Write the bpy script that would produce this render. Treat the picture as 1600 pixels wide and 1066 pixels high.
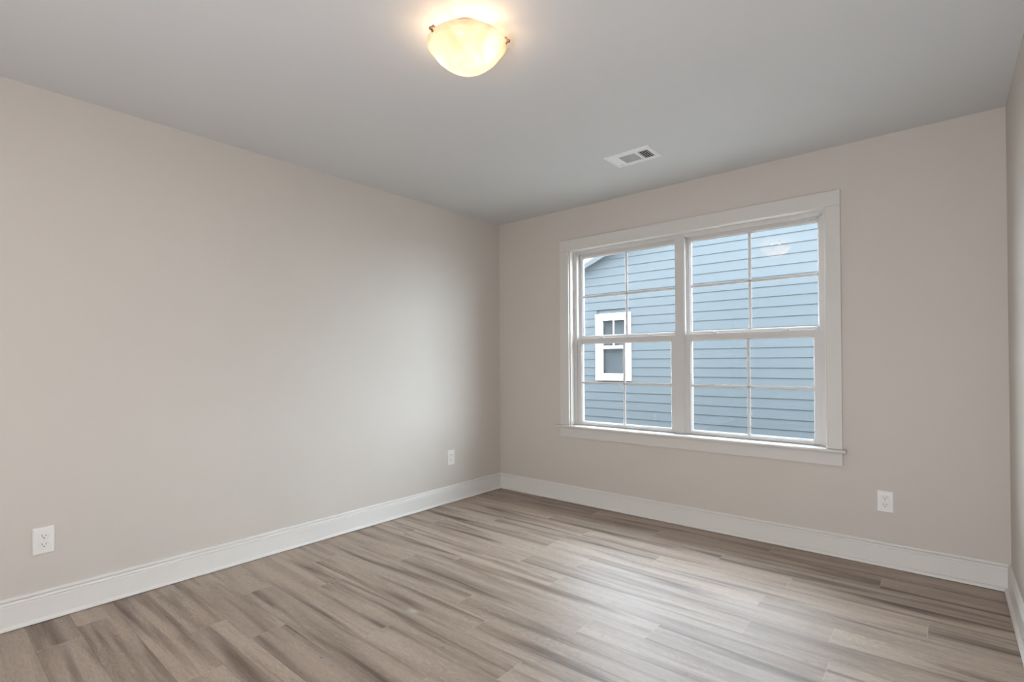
import bpy, bmesh, math, random
from mathutils import Vector, Matrix

for o in list(bpy.data.objects):
    bpy.data.objects.remove(o, do_unlink=True)
SC = bpy.context.scene
COL = SC.collection

# ------------------------------------------------------------------ room sizes (metres)
W, D, H = 3.412, 4.30, 2.44          # width (x), depth (-y), height
YE = 0.170                           # outer face of the window wall
HY = 6.2                             # distance of the neighbouring house wall
OX0, OX1, OZ0, OZ1 = 0.785, 2.620, 0.618, 2.090   # window rough opening
LX, LY = 1.79, -2.20                 # ceiling light

# ------------------------------------------------------------------ camera
cam_d = bpy.data.cameras.new('camera')
cam = bpy.data.objects.new('camera', cam_d)
COL.objects.link(cam)
SC.camera = cam
cam_d.sensor_fit = 'HORIZONTAL'
cam_d.sensor_width = 36
cam_d.lens = 801.35 / 1600 * 36
cam_d.shift_y = 26.73 / 1600
cam_d.clip_start = 0.02
R_ = Vector((0.76435988, 0.64475961, -0.00624672))
U_ = Vector((0.00912961, -0.00113509, 0.99995768))
F_ = Vector((-0.64472523, 0.76438456, 0.00675402))
m = Matrix((R_, U_, -F_)).transposed().to_4x4()
m.translation = Vector((3.16582467, -3.57717063, 1.16979762))
cam.matrix_world = m

# ------------------------------------------------------------------ colour management, sky, lights
SC.view_settings.view_transform = 'Standard'
SC.view_settings.look = 'None'
SC.view_settings.gamma = 1
SC.view_settings.use_curve_mapping = False
SC.view_settings.exposure = 0.07
SKY = 19.5
world = bpy.data.worlds.new('overcast_sky')
SC.world = world
world.use_nodes = True
bg = world.node_tree.nodes['Background']
bg.inputs['Color'].default_value = (0.86, 0.95, 1.08, 1)
bg.inputs['Strength'].default_value = SKY

def area(name, loc, rot, sx, sy, power, color):
    l = bpy.data.lights.new(name, 'AREA')
    l.shape = 'RECTANGLE'; l.size = sx; l.size_y = sy; l.energy = power; l.color = color
    o = bpy.data.objects.new(name, l); COL.objects.link(o)
    o.location = loc; o.rotation_euler = rot
    return o

FILL = 82
# added fill behind the camera: area lights with no lamp modelled, for even brightness
area('fill_up', (2.8, -4.7, 0.3), (math.radians(140), 0, math.radians(-10)), 0.9, 0.8, 0.78 * FILL, (0.96, 0.99, 1.06))
area('rear_fill_down', (2.7, -5.0, 2.38), (0, 0, 0), 1.2, 0.8, 0.46 * FILL, (0.98, 0.99, 1.05))
BULB = 0.95
for a in (-160, 20):
    l = bpy.data.lights.new('bulb_glow', 'POINT'); l.energy = BULB; l.color = (1.0, 0.72, 0.46)
    l.shadow_soft_size = 0.022
    o = bpy.data.objects.new('bulb_glow', l); COL.objects.link(o)
    o.location = (LX + 0.062 * math.cos(math.radians(a)), LY + 0.062 * math.sin(math.radians(a)), 2.345)

# ------------------------------------------------------------------ materials
def srgb(r, g, b):
    f = lambda c: (c / 255 / 12.92) if c / 255 <= 0.04045 else ((c / 255 + 0.055) / 1.055) ** 2.4
    return (f(r), f(g), f(b), 1)

def newmat(name):
    mt = bpy.data.materials.new(name); mt.use_nodes = True
    nt = mt.node_tree
    return mt, nt, nt.nodes['Principled BSDF']

def N(nt, t, **kw):
    n = nt.nodes.new(t)
    for k, v in kw.items():
        setattr(n, k, v)
    return n

def paint(name, col, rough=0.5, bump=0.0, scale=900, spec=0.5, var=0.0):
    mt, nt, b = newmat(name)
    b.inputs['Roughness'].default_value = rough
    b.inputs['Specular IOR Level'].default_value = spec
    tc = N(nt, 'ShaderNodeTexCoord')
    nz = N(nt, 'ShaderNodeTexNoise'); nz.inputs['Scale'].default_value = 6; nz.inputs['Detail'].default_value = 4
    nt.links.new(tc.outputs['Object'], nz.inputs['Vector'])
    hs = N(nt, 'ShaderNodeHueSaturation'); hs.inputs['Color'].default_value = col
    mr = N(nt, 'ShaderNodeMapRange')
    mr.inputs['To Min'].default_value = 1 - var; mr.inputs['To Max'].default_value = 1 + var
    nt.links.new(nz.outputs['Fac'], mr.inputs['Value'])
    nt.links.new(mr.outputs['Result'], hs.inputs['Value'])
    nt.links.new(hs.outputs['Color'], b.inputs['Base Color'])
    if bump:
        n2 = N(nt, 'ShaderNodeTexNoise'); n2.inputs['Scale'].default_value = scale; n2.inputs['Detail'].default_value = 2
        nt.links.new(tc.outputs['Object'], n2.inputs['Vector'])
        bp = N(nt, 'ShaderNodeBump'); bp.inputs['Strength'].default_value = bump; bp.inputs['Distance'].default_value = 0.001
        nt.links.new(n2.outputs['Fac'], bp.inputs['Height'])
        nt.links.new(bp.outputs['Normal'], b.inputs['Normal'])
    return mt

M_wall = paint('greige_wall_paint', srgb(203, 196, 187), 0.55, 0.06, 260, 0.3, 0.008)
M_ceil = paint('ceiling_paint', srgb(204, 204, 203), 0.8, 0.05, 300, 0.2, 0.006)
M_trim = paint('white_trim_paint', srgb(222, 219, 213), 0.38, 0.0, 1, 0.35, 0.006)
M_vinyl = paint('white_vinyl', srgb(206, 203, 199), 0.35, 0, 1, 0.5, 0.004)
M_trim_dim = paint('white_trim_paint_dimmed', srgb(211, 207, 201), 0.42, 0.0, 1, 0.3, 0.004)  # same trim paint, darkened to offset the fill light on the casing
M_plate = paint('outlet_plastic', srgb(230, 228, 222), 0.3, 0, 1, 0.5, 0.0)
M_slot = paint('outlet_slot_black', srgb(26, 22, 20), 0.6)
M_gap = paint('sealant_shadow', srgb(70, 62, 55), 0.8)
M_vent = paint('register_enamel', srgb(224, 224, 222), 0.4)
M_duct = paint('duct_interior', srgb(24, 24, 24), 0.8)
M_caulk = paint('glazing_gasket', srgb(60, 66, 70), 0.6)
M_metal, nt, b = newmat('brushed_nickel')
b.inputs['Base Color'].default_value = srgb(190, 150, 110); b.inputs['Metallic'].default_value = 1; b.inputs['Roughness'].default_value = 0.35
M_out = paint('exterior_white_trim', srgb(240, 240, 240), 0.5, 0, 1, 0.3, 0.01)
M_soffit = paint('white_soffit', srgb(175, 180, 184), 0.6)
M_shingle = paint('roof_shingle', srgb(70, 68, 70), 0.9, 0.5, 60, 0.2, 0.15)
M_ourside = paint('our_house_siding', srgb(92, 96, 100), 0.7, 0.1, 60, 0.2, 0.02)
M_ground = paint('bounce_grey_ground', srgb(112, 110, 104), 0.95, 0.8, 50, 0.1, 0.2)  # unseen ground; grey chosen for its neutral bounce onto the ceiling
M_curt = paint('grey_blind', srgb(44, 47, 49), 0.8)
M_dark = paint('dark_room', srgb(60, 62, 64), 0.9)

def siding_mat():
    mt, nt, b = newmat('blue_lap_siding')
    b.inputs['Roughness'].default_value = 0.6; b.inputs['Specular IOR Level'].default_value = 0.25
    tc = N(nt, 'ShaderNodeTexCoord'); mp = N(nt, 'ShaderNodeMapping')
    mp.inputs['Scale'].default_value = (1.2, 1.2, 60)
    nz = N(nt, 'ShaderNodeTexNoise'); nz.inputs['Scale'].default_value = 2.5; nz.inputs['Detail'].default_value = 6
    nt.links.new(tc.outputs['Object'], mp.inputs['Vector']); nt.links.new(mp.outputs['Vector'], nz.inputs['Vector'])
    cr = N(nt, 'ShaderNodeValToRGB')
    c0 = SID = (0.0490, 0.0575, 0.0610, 1)
    cr.color_ramp.elements[0].position = 0.3; cr.color_ramp.elements[1].position = 0.7
    cr.color_ramp.elements[0].color = tuple(x * 0.95 for x in c0[:3]) + (1,)
    cr.color_ramp.elements[1].color = tuple(x * 1.05 for x in c0[:3]) + (1,)
    nt.links.new(nz.outputs['Fac'], cr.inputs['Fac']); nt.links.new(cr.outputs['Color'], b.inputs['Base Color'])
    bp = N(nt, 'ShaderNodeBump'); bp.inputs['Strength'].default_value = 0.15; bp.inputs['Distance'].default_value = 0.003
    nt.links.new(nz.outputs['Fac'], bp.inputs['Height']); nt.links.new(bp.outputs['Normal'], b.inputs['Normal'])
    return mt
M_siding = siding_mat()

def glass_mat(name='clear_glass', tint=(0.97, 0.985, 0.985, 1)):
    mt = bpy.data.materials.new(name); mt.use_nodes = True
    nt = mt.node_tree; nt.nodes.clear()
    out = N(nt, 'ShaderNodeOutputMaterial'); mx = N(nt, 'ShaderNodeMixShader')
    tr = N(nt, 'ShaderNodeBsdfTransparent'); gl = N(nt, 'ShaderNodeBsdfGlossy'); fr = N(nt, 'ShaderNodeFresnel')
    tr.inputs['Color'].default_value = tint
    gl.inputs['Roughness'].default_value = 0.0
    fr.inputs['IOR'].default_value = 1.5
    geo = N(nt, 'ShaderNodeNewGeometry')
    mr = N(nt, 'ShaderNodeMix'); mr.data_type = 'FLOAT'      # same index from either side of the thin pane
    mr.inputs['A'].default_value = 1.5; mr.inputs['B'].default_value = 1 / 1.5
    nt.links.new(geo.outputs['Backfacing'], mr.inputs['Factor'])
    nt.links.new(mr.outputs['Result'], fr.inputs['IOR'])
    nt.links.new(fr.outputs['Fac'], mx.inputs['Fac'])
    nt.links.new(tr.outputs['BSDF'], mx.inputs[1]); nt.links.new(gl.outputs['BSDF'], mx.inputs[2])
    nt.links.new(mx.outputs['Shader'], out.inputs['Surface'])
    return mt
M_glass = glass_mat()

def bowl_mat():
    mt = bpy.data.materials.new('alabaster_glass'); mt.use_nodes = True
    nt = mt.node_tree; nt.nodes.clear()
    out = N(nt, 'ShaderNodeOutputMaterial')
    tl = N(nt, 'ShaderNodeBsdfTranslucent'); df = N(nt, 'ShaderNodeBsdfPrincipled'); em = N(nt, 'ShaderNodeEmission')
    tc = N(nt, 'ShaderNodeTexCoord'); nz = N(nt, 'ShaderNodeTexNoise')
    nz.inputs['Scale'].default_value = 9; nz.inputs['Detail'].default_value = 3; nz.inputs['Distortion'].default_value = 1.2
    nt.links.new(tc.outputs['Object'], nz.inputs['Vector'])
    cr = N(nt, 'ShaderNodeValToRGB')
    cr.color_ramp.elements[0].position = 0.35; cr.color_ramp.elements[1].position = 0.65
    cr.color_ramp.elements[0].color = (0.74, 0.61, 0.49, 1); cr.color_ramp.elements[1].color = (0.86, 0.76, 0.64, 1)
    nt.links.new(nz.outputs['Fac'], cr.inputs['Fac'])
    nt.links.new(cr.outputs['Color'], tl.inputs['Color']); nt.links.new(cr.outputs['Color'], df.inputs['Base Color'])
    df.inputs['Roughness'].default_value = 0.15
    nt.links.new(cr.outputs['Color'], em.inputs['Color']); em.inputs['Strength'].default_value = 0.2
    mx = N(nt, 'ShaderNodeMixShader'); mx.inputs['Fac'].default_value = 0.3
    nt.links.new(tl.outputs['BSDF'], mx.inputs[1]); nt.links.new(df.outputs['BSDF'], mx.inputs[2])
    ad = N(nt, 'ShaderNodeAddShader')
    nt.links.new(mx.outputs['Shader'], ad.inputs[0]); nt.links.new(em.outputs['Emission'], ad.inputs[1])
    nt.links.new(ad.outputs['Shader'], out.inputs['Surface'])
    return mt
M_bowl = bowl_mat()
M_bulb, nt, b = newmat('lit_bulb')
b.inputs['Base Color'].default_value = (1, 0.9, 0.75, 1)
b.inputs['Emission Color'].default_value = (1.0, 0.78, 0.52, 1); b.inputs['Emission Strength'].default_value = 1.5

def floor_mat():
    mt, nt, b = newmat('grey_brown_vinyl_plank')
    L = nt.links.new
    uv = N(nt, 'ShaderNodeUVMap'); uv.uv_map = 'grain'
    rn = N(nt, 'ShaderNodeAttribute'); rn.attribute_name = 'plank'
    sep = N(nt, 'ShaderNodeSeparateColor'); L(rn.outputs['Color'], sep.inputs['Color'])
    def noise(sx, sy, detail, dist=0.0, rough=0.5, w=0.0):
        mp = N(nt, 'ShaderNodeMapping'); mp.inputs['Scale'].default_value = (sx, sy, 1)
        L(uv.outputs['UV'], mp.inputs['Vector'])
        n = N(nt, 'ShaderNodeTexNoise'); n.noise_dimensions = '3D'
        n.inputs['Scale'].default_value = 1; n.inputs['Detail'].default_value = detail
        n.inputs['Distortion'].default_value = dist; n.inputs['Roughness'].default_value = rough
        mp.inputs['Location'].default_value = (w, w * 2, w)
        L(mp.outputs['Vector'], n.inputs['Vector'])
        return n.outputs['Fac']
    def ramp(fac, stops):
        r = N(nt, 'ShaderNodeValToRGB'); e = r.color_ramp.elements
        while len(e) < len(stops): e.new(0.5)
        for el, (p, c) in zip(e, stops):
            el.position = p; el.color = c
        L(fac, r.inputs['Fac']); return r.outputs['Color']
    def mix(mode, fac, a, c):
        x = N(nt, 'ShaderNodeMix'); x.data_type = 'RGBA'; x.blend_type = mode
        if isinstance(fac, float): x.inputs['Factor'].default_value = fac
        else: L(fac, x.inputs['Factor'])
        for s, v in (('A', a), ('B', c)):
            sk = [i for i in x.inputs if i.name == s and i.type == 'RGBA'][0]
            if isinstance(v, tuple): sk.default_value = v
            else: L(v, sk)
        return [o for o in x.outputs if o.type == 'RGBA'][0]
    g = lambda v: (v, v, v, 1)
    wash = noise(0.9, 10, 4, 0.3, 0.55)
    col = ramp(wash, [(0.28, srgb(128, 113, 102)), (0.46, srgb(150, 134, 120)), (0.60, srgb(160, 145, 132)), (0.75, srgb(152, 134, 118))])
    streak = noise(1.1, 17, 3, 0.4, 0.5, 7.3)                     # dark smoky streaks running with the plank
    col = mix('MULTIPLY', ramp(streak, [(0.49, g(0)), (0.58, g(0.4)), (0.70, g(0.95))]), col, srgb(156, 147, 144))
    tan = noise(1.2, 12, 2, 0.3, 0.5, 3.1)
    col = mix('MIX', ramp(tan, [(0.55, g(0)), (0.75, g(0.45))]), col, srgb(164, 143, 124))
    # cathedral rings
    mp = N(nt, 'ShaderNodeMapping'); mp.inputs['Scale'].default_value = (2.6, 16, 1); L(uv.outputs['UV'], mp.inputs['Vector'])
    nz = N(nt, 'ShaderNodeTexNoise'); nz.inputs['Scale'].default_value = 1; nz.inputs['Detail'].default_value = 1.0
    nz.inputs['Distortion'].default_value = 0.3; L(mp.outputs['Vector'], nz.inputs['Vector'])
    ml = N(nt, 'ShaderNodeMath', operation='MULTIPLY'); ml.inputs[1].default_value = 150; L(nz.outputs['Fac'], ml.inputs[0])
    sn = N(nt, 'ShaderNodeMath', operation='SINE'); L(ml.outputs[0], sn.inputs[0])
    amp = noise(0.9, 5, 1, 0, 0.5, 11.7)
    rings = ramp(sn.outputs[0], [(0.0, g(0.0)), (1.0, g(1.0))])
    rc = mix('MIX', rings, g(0.86), g(1.04))
    col = mix('MULTIPLY', ramp(amp, [(0.45, g(0.15)), (0.7, g(0.9))]), col, rc)
    fine = noise(26, 240, 4, 0.4, 0.65, 1.9)
    col = mix('MULTIPLY', 1.0, col, ramp(fine, [(0.30, g(0.80)), (0.70, g(1.16))]))
    # knots / dark flecks
    fl = noise(26, 60, 1, 0, 0.5, 21.0)
    col = mix('MULTIPLY', ramp(fl, [(0.74, g(0)), (0.80, g(0.6))]), col, srgb(90, 80, 72))
    # per plank tone
    tone = N(nt, 'ShaderNodeMapRange'); tone.inputs['To Min'].default_value = 1.15; tone.inputs['To Max'].default_value = 1.36
    L(sep.outputs['Red'], tone.inputs['Value'])
    cc = N(nt, 'ShaderNodeCombineColor')
    for k in ('Red', 'Green', 'Blue'): L(tone.outputs['Result'], cc.inputs[k])
    col = mix('MULTIPLY', 1.0, col, cc.outputs['Color'])
    # white smudge of dried paint on the boards
    tc = N(nt, 'ShaderNodeTexCoord'); mps = N(nt, 'ShaderNodeMapping')
    mps.inputs['Location'].default_value = (-1.244 * 22, 2.034 * 45, 0); mps.inputs['Scale'].default_value = (22, 45, 1)
    L(tc.outputs['Object'], mps.inputs['Vector'])
    ln = N(nt, 'ShaderNodeVectorMath', operation='LENGTH'); L(mps.outputs['Vector'], ln.inputs[0])
    col = mix('MIX', ramp(ln.outputs['Value'], [(0.2, g(0.45)), (1.0, g(0))]), col, srgb(205, 208, 208))
    # bevelled plank edges
    loc = N(nt, 'ShaderNodeUVMap'); loc.uv_map = 'edge'
    sx = N(nt, 'ShaderNodeSeparateXYZ'); L(loc.outputs['UV'], sx.inputs[0])
    def edge(sock, size, wd):
        a = N(nt, 'ShaderNodeMath', operation='SUBTRACT'); a.inputs[0].default_value = size; L(sock, a.inputs[1])
        mn = N(nt, 'ShaderNodeMath', operation='MINIMUM'); L(sock, mn.inputs[0]); L(a.outputs[0], mn.inputs[1])
        r = N(nt, 'ShaderNodeMapRange'); r.inputs['From Max'].default_value = wd; L(mn.outputs[0], r.inputs['Value'])
        return r.outputs['Result']
    ex = edge(sx.outputs['X'], 1.24, 0.0022); ey = edge(sx.outputs['Y'], 0.1512, 0.0013)
    col = mix('MULTIPLY', 1.0, col, ramp(ey, [(0.0, g(0.62)), (1.0, g(1))]))
    col = mix('MIX', ramp(ex, [(0.0, g(0.55)), (1.0, g(0))]), col, srgb(196, 188, 180))
    L(col, b.inputs['Base Color'])
    b.inputs['Specular IOR Level'].default_value = 0.5
    rr = N(nt, 'ShaderNodeMapRange'); rr.inputs['To Min'].default_value = 0.40; rr.inputs['To Max'].default_value = 0.54
    L(fine, rr.inputs['Value']); L(rr.outputs['Result'], b.inputs['Roughness'])
    hm = N(nt, 'ShaderNodeMath', operation='MINIMUM'); L(ex, hm.inputs[0]); L(ey, hm.inputs[1])
    b1 = N(nt, 'ShaderNodeBump'); b1.inputs['Strength'].default_value = 0.6; b1.inputs['Distance'].default_value = 0.0008
    L(hm.outputs[0], b1.inputs['Height'])
    b2 = N(nt, 'ShaderNodeBump'); b2.inputs['Strength'].default_value = 0.12; b2.inputs['Distance'].default_value = 0.0006
    L(fine, b2.inputs['Height']); L(b1.outputs['Normal'], b2.inputs['Normal']); L(b2.outputs['Normal'], b.inputs['Normal'])
    return mt
M_floor = floor_mat()

# ------------------------------------------------------------------ mesh helpers
def add_box(bm, x0, x1, y0, y1, z0, z1, bevel=0.0, seg=2):
    t = bmesh.new()
    vs = [t.verts.new((x, y, z)) for x in (x0, x1) for y in (y0, y1) for z in (z0, z1)]
    for f in ((0, 1, 3, 2), (4, 6, 7, 5), (0, 4, 5, 1), (2, 3, 7, 6), (0, 2, 6, 4), (1, 5, 7, 3)):
        t.faces.new([vs[i] for i in f])
    bmesh.ops.recalc_face_normals(t, faces=t.faces)
    if bevel:
        bmesh.ops.bevel(t, geom=list(t.edges), offset=bevel, segments=seg, affect='EDGES', profile=0.5)
    me = bpy.data.meshes.new('t'); t.to_mesh(me); t.free(); bm.from_mesh(me); bpy.data.meshes.remove(me)

def boxes(lst, bevel=0.0):
    bm = bmesh.new()
    for b_ in lst: add_box(bm, *b_, bevel=bevel)
    return bm

def prism(pts, a, b_, axis):
    """closed outline pts (two coordinates) swept along axis from a to b_.
    axis x: pts=(y,z); axis y: pts=(x,z); axis z: pts=(x,y)"""
    bm = bmesh.new()
    def P(p, t):
        return {'x': (t, p[0], p[1]), 'y': (p[0], t, p[1]), 'z': (p[0], p[1], t)}[axis]
    A = [bm.verts.new(P(p, a)) for p in pts]; B = [bm.verts.new(P(p, b_)) for p in pts]
    n = len(pts)
    for i in range(n):
        bm.faces.new((A[i], A[(i + 1) % n], B[(i + 1) % n], B[i]))
    bm.faces.new(A); bm.faces.new(B[::-1])
    bmesh.ops.recalc_face_normals(bm, faces=bm.faces)
    return bm

def obj(name, bm, mat, parent=None, smooth=False, loc=None):
    bmesh.ops.recalc_face_normals(bm, faces=bm.faces)
    me = bpy.data.meshes.new(name); bm.to_mesh(me); bm.free()
    if smooth:
        for p in me.polygons: p.use_smooth = True
    me.materials.append(mat)
    o = bpy.data.objects.new(name, me); COL.objects.link(o)
    if parent: o.parent = parent
    if loc: o.location = loc
    return o

def struct(name, bm, mat, label=None):
    o = obj(name, bm, mat); o['kind'] = 'structure'
    if label: o['label'] = label
    o['category'] = name.split('_')[0]
    return o

def empty(name, label, cat, loc=(0, 0, 0), rz=0, group=None):
    o = bpy.data.objects.new(name, None); COL.objects.link(o)
    o.empty_display_size = 0.05
    o.location = loc; o.rotation_euler = (0, 0, rz)
    o['label'] = label; o['category'] = cat
    if group: o['group'] = group
    return o

def copy_tree(o, parent=None):
    c = o.copy(); COL.objects.link(c); c.parent = parent
    for ch in list(o.children): copy_tree(ch, c)
    return c

def lathe(profile, seg=64, close=False):
    bm = bmesh.new(); rings = []
    for r, z in profile:
        if r < 1e-6: rings.append([bm.verts.new((0, 0, z))])
        else: rings.append([bm.verts.new((r * math.cos(2 * math.pi * k / seg), r * math.sin(2 * math.pi * k / seg), z)) for k in range(seg)])
    pairs = list(zip(rings, rings[1:]))
    if close: pairs.append((rings[-1], rings[0]))
    for A, B in pairs:
        for k in range(seg):
            k2 = (k + 1) % seg
            if len(A) == 1 and len(B) == 1: continue
            if len(A) == 1: bm.faces.new((A[0], B[k], B[k2]))
            elif len(B) == 1: bm.faces.new((A[k], A[k2], B[0]))
            else: bm.faces.new((A[k], A[k2], B[k2], B[k]))
    return bm

# ------------------------------------------------------------------ floor: every plank is a face with its own grain offset
def build_floor():
    rng = random.Random(5)
    bm = bmesh.new()
    g = bm.loops.layers.uv.new('grain'); e = bm.loops.layers.uv.new('edge')
    pc = bm.loops.layers.float_color.new('plank')
    PW, PL = 0.1512, 1.24
    off = {0: .62, 1: 1.23, 2: .31, 3: .01, 4: .335, 5: .95, 6: .70, 7: .107, 8: .33, 9: .657, 10: .028, 11: .45, 12: .90, 13: .65, 14: 1.02, 15: .20, 16: .326,
           -1: .05, -2: .90, -3: .42, -4: 1.10, -5: .5}
    i = -5
    while True:
        yt = -0.6595 - (i) * PW; yb = yt - PW
        if yt < -D - 2.4: break
        y1 = min(yt, YE * 0); y0 = max(yb, -D - 2.4)
        if y1 > y0:
            x = (off.get(i, rng.uniform(0, 1.2)) % PL) - PL
            while x < W:
                a, c = max(x, 0), min(x + PL, W)
                if c > a:
                    vs = [bm.verts.new((a, y0, 0)), bm.verts.new((c, y0, 0)), bm.verts.new((c, y1, 0)), bm.verts.new((a, y1, 0))]
                    f = bm.faces.new(vs)
                    ox, oy, rv = rng.uniform(0, 60), rng.uniform(0, 60), rng.random()
                    for lp in f.loops:
                        p = lp.vert.co
                        lp[g].uv = (p.x - x + ox, p.y - yb + oy)
                        lp[e].uv = (p.x - x, p.y - yb)
                        lp[pc] = (rv, rv, rv, 1)
                x += PL
        i += 1
    me = bpy.data.meshes.new('floor'); bm.to_mesh(me); bm.free()
    me.materials.append(M_floor)
    o = bpy.data.objects.new('floor', me); COL.objects.link(o)
    o['kind'] = 'structure'; o['category'] = 'floor'; o['label'] = 'grey-brown wood-look plank floor'
build_floor()

# ------------------------------------------------------------------ room shell
T = 0.12
HD = D + 2.4   # rear end of the room, lengthened to hold the added fill lights
struct('ceiling', boxes([(-T, W + T, -HD - T, YE, H, H + 0.1)]), M_ceil, 'plain light grey ceiling')
struct('wall_left', boxes([(-T, 0, -HD - T, YE, -0.05, H)]), M_wall, 'long greige wall on the left')
struct('wall_right', boxes([(W, W + T, -HD - T, YE, -0.05, H)]), M_wall, 'narrow strip of greige wall at the right edge')
struct('wall_front', boxes([(0, OX0, 0, YE, -0.05, H), (OX1, W, 0, YE, -0.05, H), (OX0, OX1, 0, YE, -0.05, OZ0), (OX0, OX1, 0, YE, OZ1, H)]), M_wall, 'greige wall around the double window')
struct('wall_back', boxes([(0, W, -HD - T, -HD, 0, H)]), M_wall, 'rear wall behind the camera')

# ------------------------------------------------------------------ baseboards (profile: board with beaded cap and a shoe moulding)
prof = [(0, 0.0030), (.0285, .0030), (.0290, .0065), (.0275, .0115), (.0240, .0165), (.0190, .0195), (.0142, .0203),
        (.0140, .1020), (.0120, .1065), (.0146, .1090), (.0150, .1130), (.0120, .1185), (.0092, .1215),
        (.0060, .1218), (.0030, .1250), (.0108, .1255), (.0112, .1310), (.0090, .1360), (.0050, .1386), (0, .1389)]
def base_along_x(y, sgn, x0, x1):
    """board against a wall at y, sticking out towards sgn*y, mitred at both ends"""
    bm = bmesh.new()
    A = [bm.verts.new((x0 + d, y + sgn * d, z)) for d, z in prof]; B = [bm.verts.new((x1 - d, y + sgn * d, z)) for d, z in prof]
    n = len(prof)
    for i in range(n): bm.faces.new((A[i], A[(i + 1) % n], B[(i + 1) % n], B[i]))
    bm.faces.new(A); bm.faces.new(B[::-1]); return bm
def base_along_y(x, sgn, y0, y1, mitre0=False):
    bm = bmesh.new()
    A = [bm.verts.new((x + sgn * d, y0 + (d if mitre0 else 0), z)) for d, z in prof]; B = [bm.verts.new((x + sgn * d, y1 - d, z)) for d, z in prof]
    n = len(prof)
    for i in range(n): bm.faces.new((A[i], A[(i + 1) % n], B[(i + 1) % n], B[i]))
    bm.faces.new(A); bm.faces.new(B[::-1]); return bm
struct('baseboard_front', base_along_x(0, -1, 0, W), M_trim, 'white baseboard under the window')
struct('baseboard_left', base_along_y(0, 1, -HD, 0), M_trim, 'long white baseboard on the left wall')
struct('baseboard_right', base_along_y(W, -1, -HD, 0), M_trim, 'white baseboard at the right edge')

# ------------------------------------------------------------------ window
win = empty('window_1', 'white double-hung twin window with divided panes looking onto blue siding', 'window', ((OX0 + OX1) / 2, 0, OZ0))
win['kind'] = 'structure'
wl = (OX0 + OX1) / 2
def wpart(name, bm, mat, parent=None, smooth=False):
    o = obj(name, bm, mat, smooth=smooth)
    for v in o.data.vertices: v.co -= Vector((wl, 0, OZ0))
    o.parent = parent or win
    return o
CX0, CX1, CT = 0.692, 2.702, 2.177        # outer edges of the casing
SZ = 0.638                                # top of the stool
RV = 0.006
cas_prof = lambda: None
def casing(x0, x1, z0, z1):
    return boxes([(x0, x1, -0.0175, 0.0, z0, z1)], bevel=0.0015)
wpart('casing', casing(CX0, OX0 - RV + 0.0, SZ, CT - 0.092), M_trim_dim)
wpart('casing', casing(OX1 + RV, CX1, SZ, CT - 0.092), M_trim_dim)
# mitre-less head board with the same thickness, planes meeting at fine joints
wpart('casing', boxes([(CX0, CX1, -0.0175, 0.0, CT - 0.0915, CT)], bevel=0.0015), M_trim_dim)
# stool with rounded nose and horns, apron
st = prism([(0.06, SZ - .020), (-0.040, SZ - .020), (-0.0455, SZ - .017), (-0.048, SZ - .011), (-0.0475, SZ - .006), (-0.044, SZ - .001), (-0.040, SZ), (0.06, SZ)], OX0, OX1, 'x')
for (a, c) in ((0.664, OX0), (OX1, 2.722)):
    s2 = prism([(-0.0005, SZ - .020), (-0.040, SZ - .020), (-0.0455, SZ - .017), (-0.048, SZ - .011), (-0.0475, SZ - .006), (-0.044, SZ - .001), (-0.040, SZ), (-0.0005, SZ)], a, c, 'x')
    me = bpy.data.meshes.new('t'); s2.to_mesh(me); s2.free(); st.from_mesh(me); bpy.data.meshes.remove(me)
wpart('stool', st, M_trim_dim)
wpart('apron', boxes([(CX0, CX1, -0.0175, 0.0, 0.540, SZ - 0.0205)], bevel=0.0015), M_trim_dim)
# jamb extension boards
JY = 0.052
wpart('jamb', boxes([(OX0 - 0.0005, OX0 + 0.004, 0.0005, JY, SZ, OZ1), (OX1 - 0.004, OX1 + 0.0005, 0.0005, JY, SZ, OZ1), (OX0, OX1, 0.0005, JY, OZ1 - 0.004, OZ1)]), M_trim)
# vinyl frames: one per unit, stepped, and the mullion cover between
MX = (OX0 + OX1) / 2
def frame_bm(x0, x1):
    z0, z1 = SZ - 0.02, OZ1
    bm = bmesh.new()
    add_box(bm, x0, x0 + 0.022, JY, YE, z0, z1); add_box(bm, x1 - 0.022, x1, JY, YE, z0, z1)
    add_box(bm, x0 + 0.022, x1 - 0.022, JY, YE, z1 - 0.024, z1)
    add_box(bm, x0 + 0.022, x1 - 0.022, JY, YE, z0, SZ + 0.004)
    # parting stops and track ribs
    for xa, s in ((x0 + 0.022, 1), (x1 - 0.022, -1)):
        add_box(bm, min(xa, xa + s * 0.008), max(xa, xa + s * 0.008), JY, JY + 0.006, SZ + 0.004, z1 - 0.024)
        add_box(bm, min(xa, xa + s * 0.006), max(xa, xa + s * 0.006), 0.098, 0.102, SZ + 0.004, z1 - 0.024)
    add_box(bm, x0 + 0.022, x1 - 0.022, JY, JY + 0.006, z1 - 0.032, z1 - 0.024)
    add_box(bm, x0 + 0.022, x1 - 0.022, 0.098, 0.102, z1 - 0.030, z1 - 0.024)
    return bm
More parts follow.
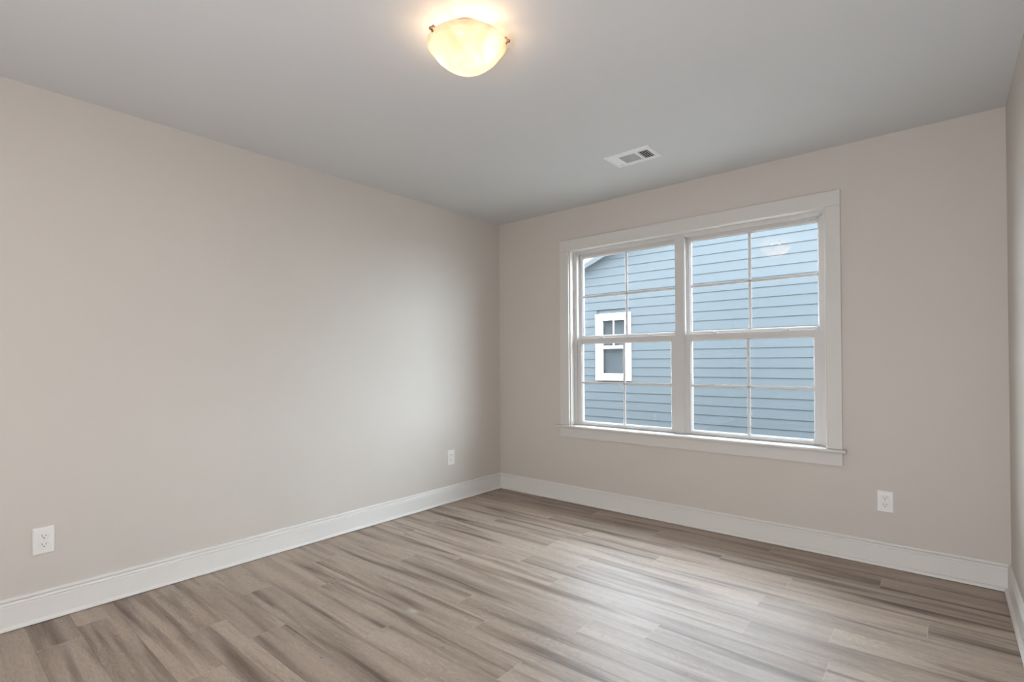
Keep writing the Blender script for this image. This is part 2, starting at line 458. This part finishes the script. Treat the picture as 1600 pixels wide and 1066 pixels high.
def sash(x0, x1, z0, z1, yc, sl, st_, top, bot, nm):
    """x/z outer sash extents; stiles st_ wide; thickness 0.034"""
    y0, y1 = yc - 0.016, yc + 0.016
    bm = bmesh.new()
    add_box(bm, x0, x0 + st_, y0, y1, z0, z1, bevel=0.002); add_box(bm, x1 - st_, x1, y0, y1, z0, z1, bevel=0.002)
    add_box(bm, x0 + st_, x1 - st_, y0, y1, z1 - top, z1, bevel=0.002); add_box(bm, x0 + st_, x1 - st_, y0, y1, z0, z0 + bot, bevel=0.002)
    # sloping glazing bead inside the rails
    gx0, gx1, gz0, gz1 = x0 + st_, x1 - st_, z0 + bot, z1 - top
    w_ = 0.007
    for ax in ('l', 'r', 't', 'b'):
        t = bmesh.new()
        if ax in 'lr':
            xa, s = (gx0, 1) if ax == 'l' else (gx1, -1)
            p = [(xa, y0 + 0.004), (xa + s * w_, y0 + 0.011), (xa + s * w_, y1 - 0.004), (xa, y1 - 0.004)]
            t = prism(p, gz0, gz1, 'z')
        else:
            za, s = (gz0, 1) if ax == 'b' else (gz1, -1)
            p = [(y0 + 0.004, za), (y0 + 0.011, za + s * w_), (y1 - 0.004, za + s * w_), (y1 - 0.004, za)]
            t = prism(p, gx0, gx1, 'x')
        me = bpy.data.meshes.new('t'); t.to_mesh(me); t.free(); bm.from_mesh(me); bpy.data.meshes.remove(me)
    s_ = wpart(nm, bm, M_vinyl)
    a0, a1, c0, c1 = gx0 + w_, gx1 - w_, gz0 + w_, gz1 - w_
    # sealed double glazing
    o = wpart('glass', boxes([(a0 - 0.003, a1 + 0.003, yc - 0.001, yc + 0.002, c0 - 0.003, c1 + 0.003), (a0 - 0.003, a1 + 0.003, yc + 0.009, yc + 0.012, c0 - 0.003, c1 + 0.003)]), M_glass); o.parent = s_
    # one colonial cross of contoured bars on the glass
    hw = 0.0100; mx, mz = (a0 + a1) / 2, (c0 + c1) / 2
    def bar(axis, c, a, b_):
        pr = [(-hw, 0), (-hw, -.003), (-hw * .45, -.0075), (hw * .45, -.0075), (hw, -.003), (hw, 0)]
        if axis == 'z':
            p = [(c + q, yc - 0.0025 + d) for q, d in pr]; return prism(p, a, b_, 'z')
        p = [(yc - 0.0025 + d, c + q) for q, d in pr]; return prism(p, a, b_, 'x')
    for ax, c, a, b_ in (('z', mx, c0, c1), ('x', mz, a0, a1)):
        o = wpart('muntin', bar(ax, c, a, b_), M_vinyl); o.parent = s_
    return s_
def lock(x, z, y, par):
    bm = bmesh.new()
    add_box(bm, x - 0.026, x + 0.026, y - 0.012, y + 0.010, z, z + 0.004, bevel=0.0012)
    t = lathe([(0, z + 0.013), (0.009, z + 0.013), (0.011, z + 0.011), (0.011, z + 0.003)], 20)
    bmesh.ops.translate(t, verts=t.verts, vec=(x - 0.004, y, 0))
    me = bpy.data.meshes.new('t'); t.to_mesh(me); t.free(); bm.from_mesh(me); bpy.data.meshes.remove(me)
    add_box(bm, x - 0.006, x + 0.028, y - 0.010, y - 0.003, z + 0.006, z + 0.011, bevel=0.0015)
    o = wpart('sash_lock', bm, M_vinyl); o.parent = par
YL, YU = 0.074, 0.122
for (x0, x1, lx) in ((OX0 + 0.004, MX - 0.006, (1.035, 1.455)), (MX + 0.006, OX1 - 0.004, (1.935, 2.385))):
    wpart('window_frame', frame_bm(x0, x1), M_vinyl)
    up = sash(x0 + 0.022, x1 - 0.022, 1.345, OZ1 - 0.024, YU, None, 0.025, 0.028, 0.033, 'upper_sash')
    lo = sash(x0 + 0.030, x1 - 0.030, SZ + 0.005, 1.358, YL, None, 0.036, 0.042, 0.022, 'lower_sash')
    for q in lx: lock(q, 1.358, YL + 0.002, lo)
wpart('mullion', boxes([(MX - 0.006, MX + 0.006, JY, YE, SZ - 0.02, OZ1), (MX - 0.030, MX + 0.030, JY - 0.006, JY, SZ, OZ1 - 0.004)]), M_vinyl)
# exterior sill + exterior casing
wpart('exterior_sill', boxes([(OX0 - 0.03, OX1 + 0.03, YE, YE + 0.05, OZ0 - 0.04, OZ0)], bevel=0.003), M_out)

# ------------------------------------------------------------------ wall outlets (built facing -y at origin)
def make_outlet(label, loc, rz):
    r = empty('wall_outlet', label, 'outlet', loc, rz, 'duplex wall outlets')
    bm = bmesh.new()
    w2, h2 = 0.0385, 0.0605
    # plate with sloping edge
    rings = [(w2, h2, 0.0), (w2, h2, -0.0022), (w2 - 0.0012, h2 - 0.0012, -0.0042), (w2 - 0.0045, h2 - 0.0045, -0.0058)]
    prev = None
    for a, c, y in rings:
        vs = [bm.verts.new((sx * a, y, sz * c)) for sx, sz in ((-1, -1), (1, -1), (1, 1), (-1, 1))]
        if prev:
            for k in range(4): bm.faces.new((prev[k], prev[(k + 1) % 4], vs[(k + 1) % 4], vs[k]))
        else: bm.faces.new(vs)
        prev = vs
    bm.faces.new(prev)
    obj('cover_plate', bm, M_plate, r)
    for zc in (0.0195, -0.0195):
        n = 40; pts = []
        for k in range(n):
            t = 2 * math.pi * k / n
            x, z = 0.0173 * math.cos(t), 0.0173 * math.sin(t)
            z = max(-0.0142, min(0.0142, z)); pts.append((x, z))
        bm = bmesh.new()
        rr = [(1.0, -0.0050), (1.0, -0.0090), (0.94, -0.0098)]
        prev = None
        for s, y in rr:
            vs = [bm.verts.new((x * s, y, zc + z * s)) for x, z in pts]
            if prev:
                for k in range(n): bm.faces.new((prev[k], prev[(k + 1) % n], vs[(k + 1) % n], vs[k]))
            prev = vs
        bm.faces.new(prev)
        f = obj('receptacle', bm, M_plate, r)
        for (x, hh) in ((-0.0065, 0.0042), (0.0065, 0.0034)):
            obj('slot', boxes([(x - 0.0012, x + 0.0012, -0.0101, -0.0080, zc + 0.0035 - hh, zc + 0.0035 + hh)]), M_slot, f)
        g = lathe([(0, 0), (0.0026, 0), (0.0026, 0.002), (0, 0.002)], 16)
        bmesh.ops.rotate(g, verts=g.verts, cent=(0, 0, 0), matrix=Matrix.Rotation(math.radians(90), 3, 'X'))
        bmesh.ops.translate(g, verts=g.verts, vec=(0, -0.0081, zc - 0.0070))
        obj('ground_hole', g, M_slot, f)
    s = lathe([(0, 0.0012), (0.0018, 0.001), (0.0030, 0), (0.0030, -0.001)], 18)
    bmesh.ops.rotate(s, verts=s.verts, cent=(0, 0, 0), matrix=Matrix.Rotation(math.radians(90), 3, 'X'))
    bmesh.ops.translate(s, verts=s.verts, vec=(0, -0.0060, 0))
    obj('screw', s, M_plate, r)
    return r
o1 = make_outlet('white outlet low on the front wall to the right of the window', (2.902, 0, 0.366), 0)
o2 = copy_tree(o1); o2.location = (0, -3.163, 0.364); o2.rotation_euler = (0, 0, math.radians(90))
o2['label'] = 'large white outlet on the left wall, nearest the camera'
o3 = copy_tree(o1); o3.location = (0, -0.626, 0.371); o3.rotation_euler = (0, 0, math.radians(90))
o3['label'] = 'small white outlet on the left wall near the far corner'

# ------------------------------------------------------------------ ceiling register
def build_vent():
    x0, x1, y0, y1 = 1.545, 1.845, -0.757, -0.556
    cx, cy = (x0 + x1) / 2, (y0 + y1) / 2
    r = empty('air_vent', 'white three-way ceiling air register above the window', 'vent', (cx, cy, H))
    hx, hy = (x1 - x0) / 2, (y1 - y0) / 2
    ix0, ix1, iy0, iy1 = -0.128, 0.120, -0.056, 0.066
    bm = bmesh.new()
    zt, zb = 0.0, -0.007
    # flange: four sloped boards
    out = [(-hx, -hy), (hx, -hy), (hx, hy), (-hx, hy)]; inn = [(ix0, iy0), (ix1, iy0), (ix1, iy1), (ix0, iy1)]
    rings = [[(x, y, 0) for x, y in out], [(x, y, -0.002) for x, y in out], [(x * 0.97, y * 0.96, zb) for x, y in out], [(x, y, zb) for x, y in inn], [(x, y, -0.001) for x, y in inn]]
    prev = None
    for rg in rings:
        vs = [bm.verts.new(p) for p in rg]
        if prev:
            for k in range(4): bm.faces.new((prev[k], prev[(k + 1) % 4], vs[(k + 1) % 4], vs[k]))
        prev = vs
    # dividers between the three banks
    for x in (-0.080, 0.048):
        add_box(bm, x - 0.009, x + 0.009, iy0, iy1, zb, -0.002)
    obj('flange', bm, M_vent, r)
    obj('backing', boxes([(ix0, ix1, iy0, iy1, -0.0018, -0.0004)]), M_duct, r)
    def slat(a0, a1, c, axis, tilt, wdt=0.0115):
        t = math.radians(tilt); dx, dz = wdt / 2 * math.cos(t), wdt / 2 * math.sin(t)
        th = 0.0006
        p = [(c - dx, -0.0042 - dz - th), (c + dx, -0.0042 + dz - th), (c + dx, -0.0042 + dz + th), (c - dx, -0.0042 - dz + th)]
        return prism(p, a0, a1, axis)
    # left bank blows left, right bank right (slats run along y); middle bank runs along x
    for k in range(4):
        obj('slat', slat(iy0, iy1, -0.1235 + k * 0.0105, 'y', 16), M_vent, r)
    for k in range(4):
        obj('slat', slat(iy0, iy1, 0.064 + k * 0.0145, 'y', -22, 0.0055), M_vent, r)
    for k in range(11):
        obj('slat', slat(-0.071, 0.039, iy0 + 0.006 + k * 0.011, 'x', 14, 0.0112), M_vent, r)
    for (x, y) in ((-0.139, 0.0), (0.135, 0.0)):
        s = lathe([(0, -0.0085), (0.003, -0.0082), (0.004, -0.007), (0.004, -0.006)], 14)
        bmesh.ops.translate(s, verts=s.verts, vec=(x, y, 0))
        obj('screw', s, M_vent, r)
build_vent()

# ------------------------------------------------------------------ flush ceiling light
def build_lamp():
    r = empty('ceiling_light', 'lit flush ceiling light with alabaster glass bowl and metal clips', 'light', (LX, LY, H))
    obj('canopy', lathe([(0, 0), (0.055, 0), (0.055, -0.010), (0.050, -0.016), (0, -0.016)], 48), M_trim, r, True)
    # bowl: flared rim dropping into a deep belly, real glass thickness
    outer = [(0.150, -0.067), (0.1502, -0.0705), (0.147, -0.0745), (0.139, -0.0795), (0.1365, -0.084), (0.130, -0.096), (0.117, -0.112), (0.099, -0.128),
             (0.082, -0.141), (0.064, -0.152), (0.045, -0.160), (0.024, -0.1655), (0.0, -0.168)]
    inner = [(0.0, -0.164), (0.024, -0.1615), (0.044, -0.156), (0.062, -0.148), (0.080, -0.137), (0.096, -0.124), (0.110, -0.110), (0.123, -0.096), (0.1315, -0.083), (0.135, -0.076), (0.144, -0.070), (0.1475, -0.0665)]
    obj('glass_bowl', lathe(outer + inner + [outer[0]], 72), M_bowl, r, True)
    for a in (30, 150, -99):
        t = math.radians(a)
        bm = bmesh.new()
        # strap from the ceiling pan, bent under the rim with a thumbscrew
        pts = [(0.050, -0.012), (0.100, -0.058), (0.140, -0.0605), (0.1535, -0.0560), (0.1560, -0.062), (0.1550, -0.074), (0.1505, -0.080)]
        for (p0, p1) in zip(pts, pts[1:]):
            hw = 0.0035 if p0[0] < 0.13 else 0.005
            d = Vector((p1[0] - p0[0], p1[1] - p0[1])).normalized(); n = Vector((-d.y, d.x)) * 0.0009
            q = [(p0[0] + n.x, p0[1] + n.y), (p1[0] + n.x, p1[1] + n.y), (p1[0] - n.x, p1[1] - n.y), (p0[0] - n.x, p0[1] - n.y)]
            s = prism(q, -hw, hw, 'y')
            me = bpy.data.meshes.new('t'); s.to_mesh(me); s.free(); bm.from_mesh(me); bpy.data.meshes.remove(me)
        bmesh.ops.create_uvsphere(bm, u_segments=16, v_segments=10, radius=0.0066, matrix=Matrix.Translation((0.1605, 0, -0.070)))
        bmesh.ops.rotate(bm, verts=bm.verts, cent=(0, 0, 0), matrix=Matrix.Rotation(t, 3, 'Z'))
        obj('clip', bm, M_metal, r, False)
    for a in (-160, 20):
        t = math.radians(a)
        b_ = lathe([(0, 0.018), (0.010, 0.018), (0.011, 0.004), (0.016, -0.006), (0.019, -0.016), (0.016, -0.027), (0.008, -0.033), (0, -0.034)], 24)
        bmesh.ops.translate(b_, verts=b_.verts, vec=(0.045 * math.cos(t), 0.045 * math.sin(t), -0.036))
        obj('bulb', b_, M_bulb, r, True)
build_lamp()

# ------------------------------------------------------------------ neighbouring house
def build_house():
    r = empty('neighbour_house', 'neighbouring house with pale blue lap siding seen through the window', 'house', (1.0, HY, -0.6))
    ori = Vector((1.0, HY, -0.6))
    def hp(name, bm, mat, par=None):
        o = obj(name, bm, mat)
        for v in o.data.vertices: v.co -= ori
        o.parent = par or r
        return o
    SLOPE = 0.40; RX = 1.0
    ridge = 3.2235 + SLOPE * (RX + 2.955)
    top = lambda x: ridge - SLOPE * abs(x - RX)
    HW = 4.9
    XL, XR = RX - HW, RX + HW
    # lap boards: each a wedge leaning out at its lower edge, clipped under the rake
    bm = bmesh.new()
    e = 0.178; z = 0.5 - e * 6
    wx0, wx1, wz0, wz1 = -2.64, -1.84, 0.77, 2.17
    while z < ridge:
        z1 = z + e
        def seg(xa, xb):
            # clip by rake at z (bottom) and z1 (top)
            lo_a, lo_b = max(xa, RX - (ridge - z) / SLOPE), min(xb, RX + (ridge - z) / SLOPE)
            hi_a, hi_b = max(xa, RX - (ridge - z1) / SLOPE), min(xb, RX + (ridge - z1) / SLOPE)
            if lo_b <= lo_a: return
            if hi_b <= hi_a: hi_a = hi_b = (lo_a + lo_b) / 2
            y_o, y_i = HY - 0.017, HY - 0.003
            P = [bm.verts.new(c) for c in ((lo_a, y_o, z), (lo_b, y_o, z), (hi_b, y_i, z1), (hi_a, y_i, z1))]
            Q = [bm.verts.new(c) for c in ((lo_a, HY + 0.03, z), (lo_b, HY + 0.03, z))]
            bm.faces.new(P); bm.faces.new((P[0], Q[0], Q[1], P[1]))
        if z1 > wz0 and z < wz1:
            seg(XL, wx0); seg(wx1, XR)
            if z < wz0: pass
        else: seg(XL, XR)
        z = z1
    # back wall of the sheathing
    o = hp('siding', bm, M_siding)
    sh = bmesh.new()
    zb = -0.6
    add_box(sh, XL, wx0 + 0.1, HY + 0.03, HY + 0.15, zb, top(XL)); 
    t = prism([(XL, top(XL)), (wx0 + 0.1, top(XL)), (wx0 + 0.1, top(wx0 + 0.1))], HY + 0.03, HY + 0.15, 'y')
    me = bpy.data.meshes.new('t'); t.to_mesh(me); t.free(); sh.from_mesh(me)
    t = prism([(wx1 - 0.1, zb), (XR, zb), (XR, top(XR)), (RX, ridge), (wx1 - 0.1, top(wx1 - 0.1))], HY + 0.03, HY + 0.15, 'y')
    me = bpy.data.meshes.new('t'); t.to_mesh(me); t.free(); sh.from_mesh(me)
    t = prism([(wx0 + 0.1, zb), (wx1 - 0.1, zb), (wx1 - 0.1, wz0 + 0.1), (wx0 + 0.1, wz0 + 0.1)], HY + 0.03, HY + 0.15, 'y')
    me = bpy.data.meshes.new('t'); t.to_mesh(me); t.free(); sh.from_mesh(me)
    t = prism([(wx0 + 0.1, wz1 - 0.1), (wx1 - 0.1, wz1 - 0.1), (wx1 - 0.1, top(wx1 - 0.1)), (wx0 + 0.1, top(wx0 + 0.1))], HY + 0.03, HY + 0.15, 'y')
    me = bpy.data.meshes.new('t'); t.to_mesh(me); t.free(); sh.from_mesh(me)
    hp('wall', sh, M_siding)
    # side walls and rear so that the house is a body
    hp('wall', boxes([(XL, XL + 0.15, HY + 0.15, HY + 9, zb, top(XL)), (XR - 0.15, XR, HY + 0.15, HY + 9, zb, top(XR)), (XL, XR, HY + 8.85, HY + 9, zb, top(XL))]), M_siding)
    OV = 0.26
    for s in (-1, 1):
        xe = RX + s * (HW + 0.35)
        ze = top(xe)
        hp('rake_board', prism([(RX, ridge - 0.005), (xe, ze - 0.005), (xe, ze + 0.105), (RX, ridge + 0.105)], HY - OV - 0.02, HY - OV, 'y'), M_out)
        hp('soffit', prism([(RX, ridge), (xe, ze), (xe, ze + 0.02), (RX, ridge + 0.02)], HY - OV, HY + 9.2, 'y'), M_soffit)
        hp('roof', prism([(RX, ridge + 0.10), (xe + s * 0.03, ze + 0.10 - 0.012), (xe + s * 0.03, ze + 0.135 - 0.012), (RX, ridge + 0.135)], HY - OV - 0.05, HY + 9.25, 'y'), M_shingle)
    # window with wide white casing, two sashes, crossbar in the upper sash
    X0, X1, Z0, Z1 = -2.655, -1.825, 0.755, 2.185
    cw = 0.095
    wn = hp('window', boxes([(X0, X0 + cw, HY - 0.045, HY + 0.03, Z0, Z1), (X1 - cw, X1, HY - 0.045, HY + 0.03, Z0, Z1),
                             (X0 + cw, X1 - cw, HY - 0.045, HY + 0.03, Z1 - cw, Z1), (X0 + cw, X1 - cw, HY - 0.045, HY + 0.03, Z0, Z0 + cw)]), M_out)
    a0, a1, b0, b1 = X0 + cw, X1 - cw, Z0 + cw, Z1 - cw
    f = 0.048
    hp('sash', boxes([(a0, a0 + f, HY - 0.02, HY + 0.04, b0, b1), (a1 - f, a1, HY - 0.02, HY + 0.04, b0, b1), (a0 + f, a1 - f, HY - 0.02, HY + 0.04, b1 - f, b1),
                      (a0 + f, a1 - f, HY - 0.02, HY + 0.04, b0, b0 + f), (a0 + f, a1 - f, HY - 0.02, HY + 0.04, 1.435, 1.495)]), M_out, wn)
    mx = (a0 + a1) / 2
    hp('muntin', boxes([(mx - 0.011, mx + 0.011, HY - 0.004, HY + 0.012, 1.495, b1 - f)]), M_out, wn)
    hp('pane', boxes([(a0 + f, a1 - f, HY + 0.015, HY + 0.02, b0 + f, b1 - f)]), M_glass, wn)
    # pale room behind the pane
    hp('blind', boxes([(a0 + 0.05, a1 - 0.05, HY + 0.10, HY + 0.11, b0, b1)]), M_curt, wn)
build_house()
g = struct('ground', boxes([(-30, 30, YE + 0.001, 40, -0.7, -0.6)]), M_ground, 'unseen grey ground between the houses, toned for bounce light')
struct('wall_exterior', boxes([(-14.0, OX0 - 0.02, YE, YE + 0.03, -0.6, 3.0), (OX1 + 0.02, 8, YE, YE + 0.03, -0.6, 3.0), (OX0 - 0.02, OX1 + 0.02, YE, YE + 0.03, -0.6, OZ0 - 0.04), (OX0 - 0.02, OX1 + 0.02, YE, YE + 0.03, OZ1, 3.0)]), M_ourside, 'outer skin of the window wall')
